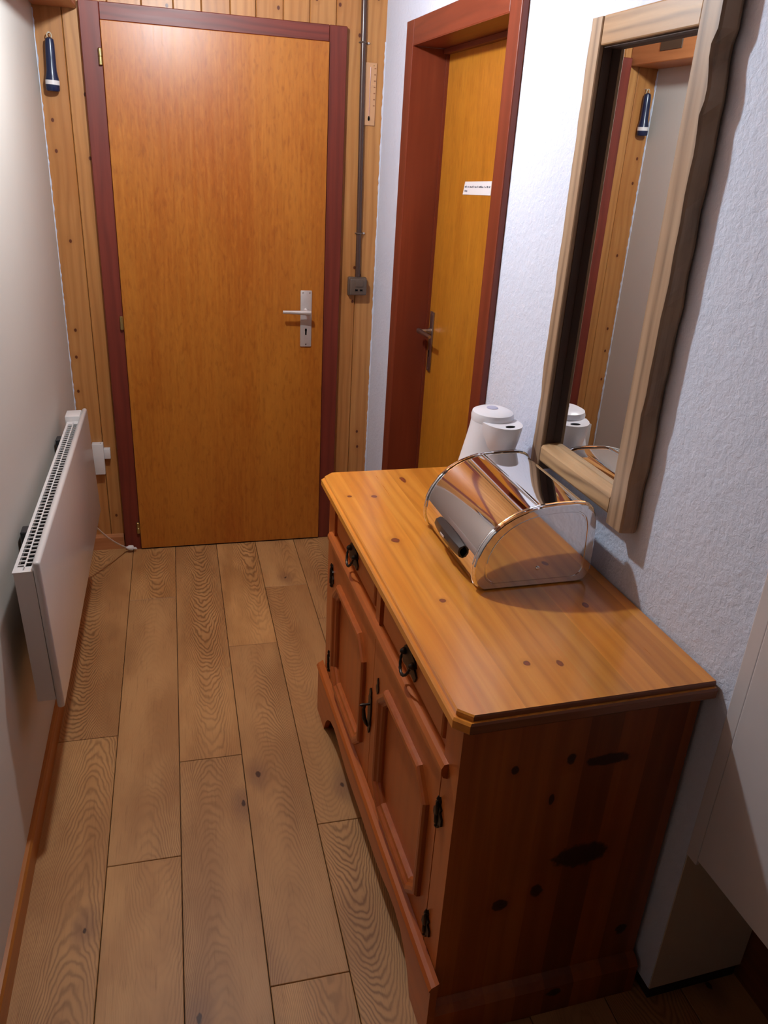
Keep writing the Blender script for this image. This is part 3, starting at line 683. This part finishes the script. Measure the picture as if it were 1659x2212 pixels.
# spout: beak towards the viewer
bm = NB(); rings = []
SD = Vector((0.16, -1.0)).normalized(); SP = Vector((-SD.y, SD.x))
for (z, reach, hw, inset) in ((.140, .066, .012, .03), (.153, .077, .026, .03), (.172, .087, .034, .03), (.197, .094, .0385, .03), (.218, .099, .0405, .03), (.2305, .101, .041, .03)):
    rr_ = []
    for i in range(13):
        a = -math.pi/2 + math.pi*i/12
        f = inset + (reach-inset)*math.cos(a)**0.8 if abs(a) < math.pi/2-1e-6 else inset
        s_ = hw*math.sin(a)*1.15
        P = SD*f + SP*s_; rr_.append((KX+P.x, KY+0.004+P.y, BBZ+z))
    rings.append(rr_)
loft(bm, rings); sp = part('spout', bm, M_KETTLE, kt, True)
bm = NB(); cpt = SD*0.0875; lathe(bm, [(0.0005, 0), (0.009, 0.0)], (0, 0, 0), 'z', 14)
bm.free(); bm = NB()
loft(bm, [[(KX+(SD*0.080+SP*(0.013*math.cos(a))+SD*(0.0075*math.sin(a))).x, KY+0.004+(SD*0.080+SP*(0.013*math.cos(a))+SD*(0.0075*math.sin(a))).y, BBZ+zz) for a in [2*math.pi*i/16 for i in range(16)]] for zz in (0.2300, 0.2312)])
q = mesh_obj('pour_opening', bm, M_DARK); q.parent = sp
bm = NB(); loft(bm, [ring(KX, KY+.006, BBZ+.2242, .0518, .0555), ring(KX, KY+.006, BBZ+.236, .0525, .056), ring(KX, KY+.006, BBZ+.245, .050, .0535), ring(KX, KY+.006, BBZ+.250, .040, .043), ring(KX, KY+.006, BBZ+.252, .02, .02)])
ld = part('lid', bm, M_KETTLE, kt, True)
bm = NB(); loft(bm, [ring(KX, KY+.012, BBZ+.2505, .0145, .0145), ring(KX, KY+.012, BBZ+.2535, .014, .014), ring(KX, KY+.012, BBZ+.2545, .012, .012)]); q = mesh_obj('lid_button', bm, M_KGREY, True); q.parent = ld
bm = NB()
HD = Vector((0.30, 0.954))
tube(bm, [(KX+HD.x*q, KY+HD.y*q, BBZ+z) for q, z in ((.045, .222), (.078, .226), (.100, .214), (.110, .18), (.110, .13), (.104, .085), (.072, .06))], [.013, .013, .013, .012, .011, .011, .010], 10)
part('handle', bm, M_KETTLE, kt, True)

# ================================================================== HEATER
MH = ML @ Matrix.Translation((0.0885, -1.58, 0.761)) @ Matrix.Rotation(-0.030, 4, 'Y')
ht = thing('panel_heater', 'white wall-hung panel heater with slotted top grille and loose power cord', 'heater', MH, (-0.03, 0.58, -0.398))
LH, HH = 1.159, 0.398
bm = NB(); rbox(bm, -0.0133, 0.004, 0.0, LH, -HH, 0.0, 0.0078, 4); part('front_panel', bm, M_WHITE, ht, True)
bm = NB(); z1 = -0.022; box(bm, -0.054, -0.0135, 0.004, 1.075, -0.372, z1-0.030); box(bm, -0.054, -0.050, 0.004, 1.075, z1-0.030, z1-0.0031); box(bm, -0.0185, -0.0135, 0.004, 1.075, z1-0.030, z1-0.0031); box(bm, -0.050, -0.0185, 0.004, 0.012, z1-0.030, z1-0.0031); box(bm, -0.050, -0.0185, 1.065, 1.075, z1-0.030, z1-0.0031); part('body', bm, M_WHITEM, ht)
bm = NB()
box(bm, -0.056, -0.049, 0.002, 1.077, z1-0.003, z1); box(bm, -0.0195, -0.0135, 0.002, 1.077, z1-0.003, z1); box(bm, -0.0355, -0.0325, 0.012, 1.067, z1-0.003, z1)
box(bm, -0.049, -0.0195, 0.002, 0.028, z1-0.003, z1); box(bm, -0.049, -0.0195, 1.05, 1.077, z1-0.003, z1)
nb = 50
for i in range(nb):
    y = 0.028 + (1.022)*(i+0.5)/nb
    box(bm, -0.049, -0.0355, y-0.0022, y+0.0022, z1-0.003, z1-0.0002); box(bm, -0.0325, -0.0195, y+0.008, y+0.0124, z1-0.003, z1-0.0002)
tag(part('grille', bm, M_WHITEM, ht), kind='stuff')
bm = NB(); box(bm, -0.0498, -0.0187, 0.0122, 1.0648, z1-0.0298, z1-0.012); part('slot_shade', bm, M_DARK, ht, label='black block painting the shade inside the grille slots')  # black colour stands in for shade below the grille bars
bm = NB(); rbox(bm, -0.062, -0.0136, 1.078, 1.150, -0.060, -0.004, 0.003, 2); part('control_box', bm, M_WHITEM, ht, True)
for y in (0.28, 0.98):
    bm = NB(); rbox(bm, -0.083, -0.0545, y-0.02, y+0.02, -0.36, -0.045, 0.002, 1); part('bracket', bm, M_BLACK, ht)
bm = NB(); inv = MH.inverted()
def wl(p): return inv @ Vector(p)
P0, P1 = Vector((0.045, -0.47, 0.375)), Vector((0.150, -0.062, 0.028))
path = []
for i in range(15):
    t = i/14; q = P0.lerp(P1, t); q.z -= 0.02*math.sin(math.pi*t); path.append(wl(q))
tube(bm, path, 0.0032, 8); cordp = part('power_cord', bm, M_WHITEM, ht, True)
bm = NB()
ax = (Vector((0.186, -0.050, 0.0165)) - P1).normalized()
tube(bm, [wl(P1+ax*t) for t in (-0.004, 0.006, 0.012, 0.026, 0.030)], [0.0042, 0.0055, 0.011, 0.0125, 0.0115], 10)
for s_ in (-1, 0, 1):
    o_ = Vector((-ax.y, ax.x, 0)).normalized()*0.0075*s_
    tube(bm, [wl(P1+ax*0.029+o_), wl(P1+ax*0.047+o_)], 0.0022, 6)
q = mesh_obj('plug', bm, M_WHITEM, True); q.parent = cordp

# ================================================================== SMALL THINGS ON THE END WALL
# torch
tx, ty = 0.043, -0.026
fl = thing('torch', 'dark blue torch with white ring hung on the pine boards', 'torch', Matrix.Translation((tx, ty, 1.756)) @ Matrix.Rotation(0.03, 4, 'Y'))
bm = NB(); lathe(bm, [(0.002, 0.0), (0.020, 0.001), (0.0225, 0.005), (0.0225, 0.020)], seg=20); part('lens_cap', bm, M_NAVY, fl, True)
bm = NB(); lathe(bm, [(0.0228, 0.020), (0.0228, 0.0335)], seg=20); part('ring', bm, plain('white_ring', (214, 208, 206), 0.4), fl, True, label='white plastic ring')
bm = NB(); lathe(bm, [(0.0223, 0.0335), (0.0200, 0.045), (0.0165, 0.062), (0.0158, 0.10), (0.0150, 0.14), (0.0128, 0.155), (0.006, 0.160)], seg=20); part('barrel', bm, M_NAVY, fl, True)
bm = NB(); tube(bm, [(0.007*math.cos(a), 0, 0.165+0.010*math.sin(a)) for a in [2*math.pi*i/14 for i in range(15)]], 0.0018, 6); part('hanging_loop', bm, M_CLEAR, fl, True)
bm = NB(); tube(bm, [(0, 0.026, 0.176), (0, -0.004, 0.1735)], 0.0016, 6); part('nail', bm, M_ALU, fl)
# conduit
cn = thing('cable_conduit', 'dark brown cable conduit running down to the switch box', 'conduit', MI, (1.134, -0.011, 1.165))
bm = NB(); tube(bm, [(1.1135, -0.0105, ZC-0.001), (1.118, -0.0105, 2.12), (1.130, -0.0105, 1.45), (1.134, -0.0105, 1.1655)], 0.0100, 14); part('tube', bm, M_COND, cn, True)
for z, x in ((1.991, 1.1203), (1.333, 1.1316)):
    bm = NB(); tube(bm, [(x-0.0125, -0.001, z), (x-0.012, -0.013, z), (x-0.006, -0.0222, z), (x+0.006, -0.0222, z), (x+0.0125, -0.013, z), (x+0.013, -0.002, z), (x+0.027, -0.002, z)], 0.0025, 6); cl = part('clip', bm, M_BOXBR, cn, True)
    bm = NB(); lathe(bm, [(0.004, -0.0035), (0.0036, -0.006), (0.001, -0.0066)], (x+0.022, 0, z), 'y', 10); q = mesh_obj('screw', bm, M_ALU, True); q.parent = cl
# switch + socket box
sx0, sx1, sz0, sz1 = 1.0935, 1.1695, 1.093, 1.1645
sw = thing('switch_box', 'brown surface switch and socket box under the conduit', 'switch', MI, ((sx0+sx1)/2, -0.02, sz0))
bm = NB(); rbox(bm, sx0, sx1, -0.024, -0.0005, sz0, sz1, 0.004, 2); rbox(bm, sx0+0.003, sx1-0.003, -0.044, -0.023, sz0+0.003, sz1-0.003, 0.006, 3); part('housing', bm, M_BOXBR, sw, True)
bm = NB(); rbox(bm, 1.118, 1.150, -0.0475, -0.0435, 1.130, 1.153, 0.0012, 2); part('rocker', bm, M_BOXBR, sw, True)
bm = NB()
for cx in (1.1235, 1.1435):
    for a in (-0.5, 0.6):
        dx, dz = 0.0055*math.cos(a), 0.0055*math.sin(a)
        tube(bm, [(cx-dx, -0.0442, 1.1165-dz), (cx+dx, -0.0442, 1.1165+dz)], 0.0022, 6)
part('socket_slots', bm, M_DARK, sw, label='black socket openings')
# thermometer
tm = thing('thermometer', 'pale wooden thermometer strip half behind the conduit', 'thermometer', MI, (1.155, -0.003, 1.721))
bm = NB(); rbox(bm, 1.1325, 1.1775, -0.0055, -0.0005, 1.721, 1.930, 0.001, 1); part('board', bm, M_THERM, tm)
bm = NB(); tube(bm, [(1.1535, -0.0065, 1.752), (1.1535, -0.0065, 1.915)], 0.0016, 8); part('glass_tube', bm, plain('lilac_glass', (186, 140, 130), 0.25), tm, True)
bm = NB(); lathe(bm, [(0.0005, 1.7365), (0.0036, 1.741), (0.0036, 1.747), (0.0016, 1.753)], (1.1535, -0.0072, 0), 'z', 10); part('bulb', bm, M_DARK, tm, True)
bm = NB()
for i in range(7):
    z = 1.787 + i*0.0205; box(bm, 1.168, 1.1745, -0.0061, -0.0054, z, z+0.0035)
tag(part('scale_marks', bm, M_TICK, tm), kind='stuff')
bm = NB(); lathe(bm, [(0.0022, -0.0054), (0.0018, -0.0068)], (1.166, 0, 1.921), 'y', 8); part('pin', bm, M_BRASS, tm)
# white junction box near the heater
jb = thing('junction_box', 'white plastic junction box with side entry on the boards behind the heater', 'junction box', MI, (0.073, -0.016, 0.356))
bm = NB(); rbox(bm, 0.051, 0.094, -0.032, -0.0005, 0.356, 0.488, 0.002, 2); part('cover', bm, M_WHITEM, jb, True)
bm = NB(); rbox(bm, 0.0942, 0.119, -0.026, -0.0005, 0.421, 0.464, 0.002, 2); part('cable_entry', bm, M_WHITEM, jb, True)
bm = NB(); lathe(bm, [(0.0025, -0.022), (0.0025, -0.022-0.0005)], (0.083, 0, 0.4885), 'y', 8)
bm.free()
bm = NB(); lathe(bm, [(0.003, 0.4878), (0.003, 0.4886)], (0.084, -0.018, 0), 'z', 10); part('screw_hole', bm, M_BOXBR, jb)

# ================================================================== BUILT-IN CUPBOARD (right, near)
cb = thing('built_in_cupboard', 'white lacquered built-in cupboard above a niche beside the sideboard', 'cupboard', MR, (0.1, -2.8, 0.448))
bm = NB(); box(bm, 0.004, 0.23, -3.298, -2.346, 0.452, ZC-0.002); part('carcass', bm, M_CUPB, cb)
bm = NB(); rbox(bm, -0.004, 0.0038, -2.3705, -2.342, 0.436, ZC-0.003, 0.0015, 2); part('stile', bm, M_CUPB, cb)
bm = NB(); rbox(bm, -0.009, 0.0038, -2.84, -2.3745, 0.455, ZC-0.01, 0.003, 2); part('door', bm, M_CUPB, cb)
bm = NB(); rbox(bm, -0.009, 0.0038, -3.296, -2.844, 0.455, ZC-0.01, 0.003, 2); part('door', bm, M_CUPB, cb)

# ================================================================== CEILING LAMP (above the frame)
lp = thing('ceiling_lamp', 'small ceiling lamp with a bare round bulb above the hallway', 'lamp', MI, (LAMP.x, LAMP.y, ZC))
bm = NB(); lathe(bm, [(0.05, ZC-0.001), (0.05, ZC-0.02), (0.042, ZC-0.028), (0.02, ZC-0.03)], (LAMP.x, LAMP.y, 0), 'z', 24); part('rose', bm, M_WHITEM, lp, True)
bm = NB(); lathe(bm, [(0.019, ZC-0.030), (0.019, LAMP.z+0.055), (0.014, LAMP.z+0.045)], (LAMP.x, LAMP.y, 0), 'z', 20); part('socket', bm, M_WHITEM, lp, True)
bm = NB(); bmesh.ops.create_uvsphere(bm, u_segments=20, v_segments=12, radius=0.034, matrix=Matrix.Translation(LAMP)); part('bulb', bm, emit('lamp_bulb', LAMP_C, LAMP_E), lp, True)
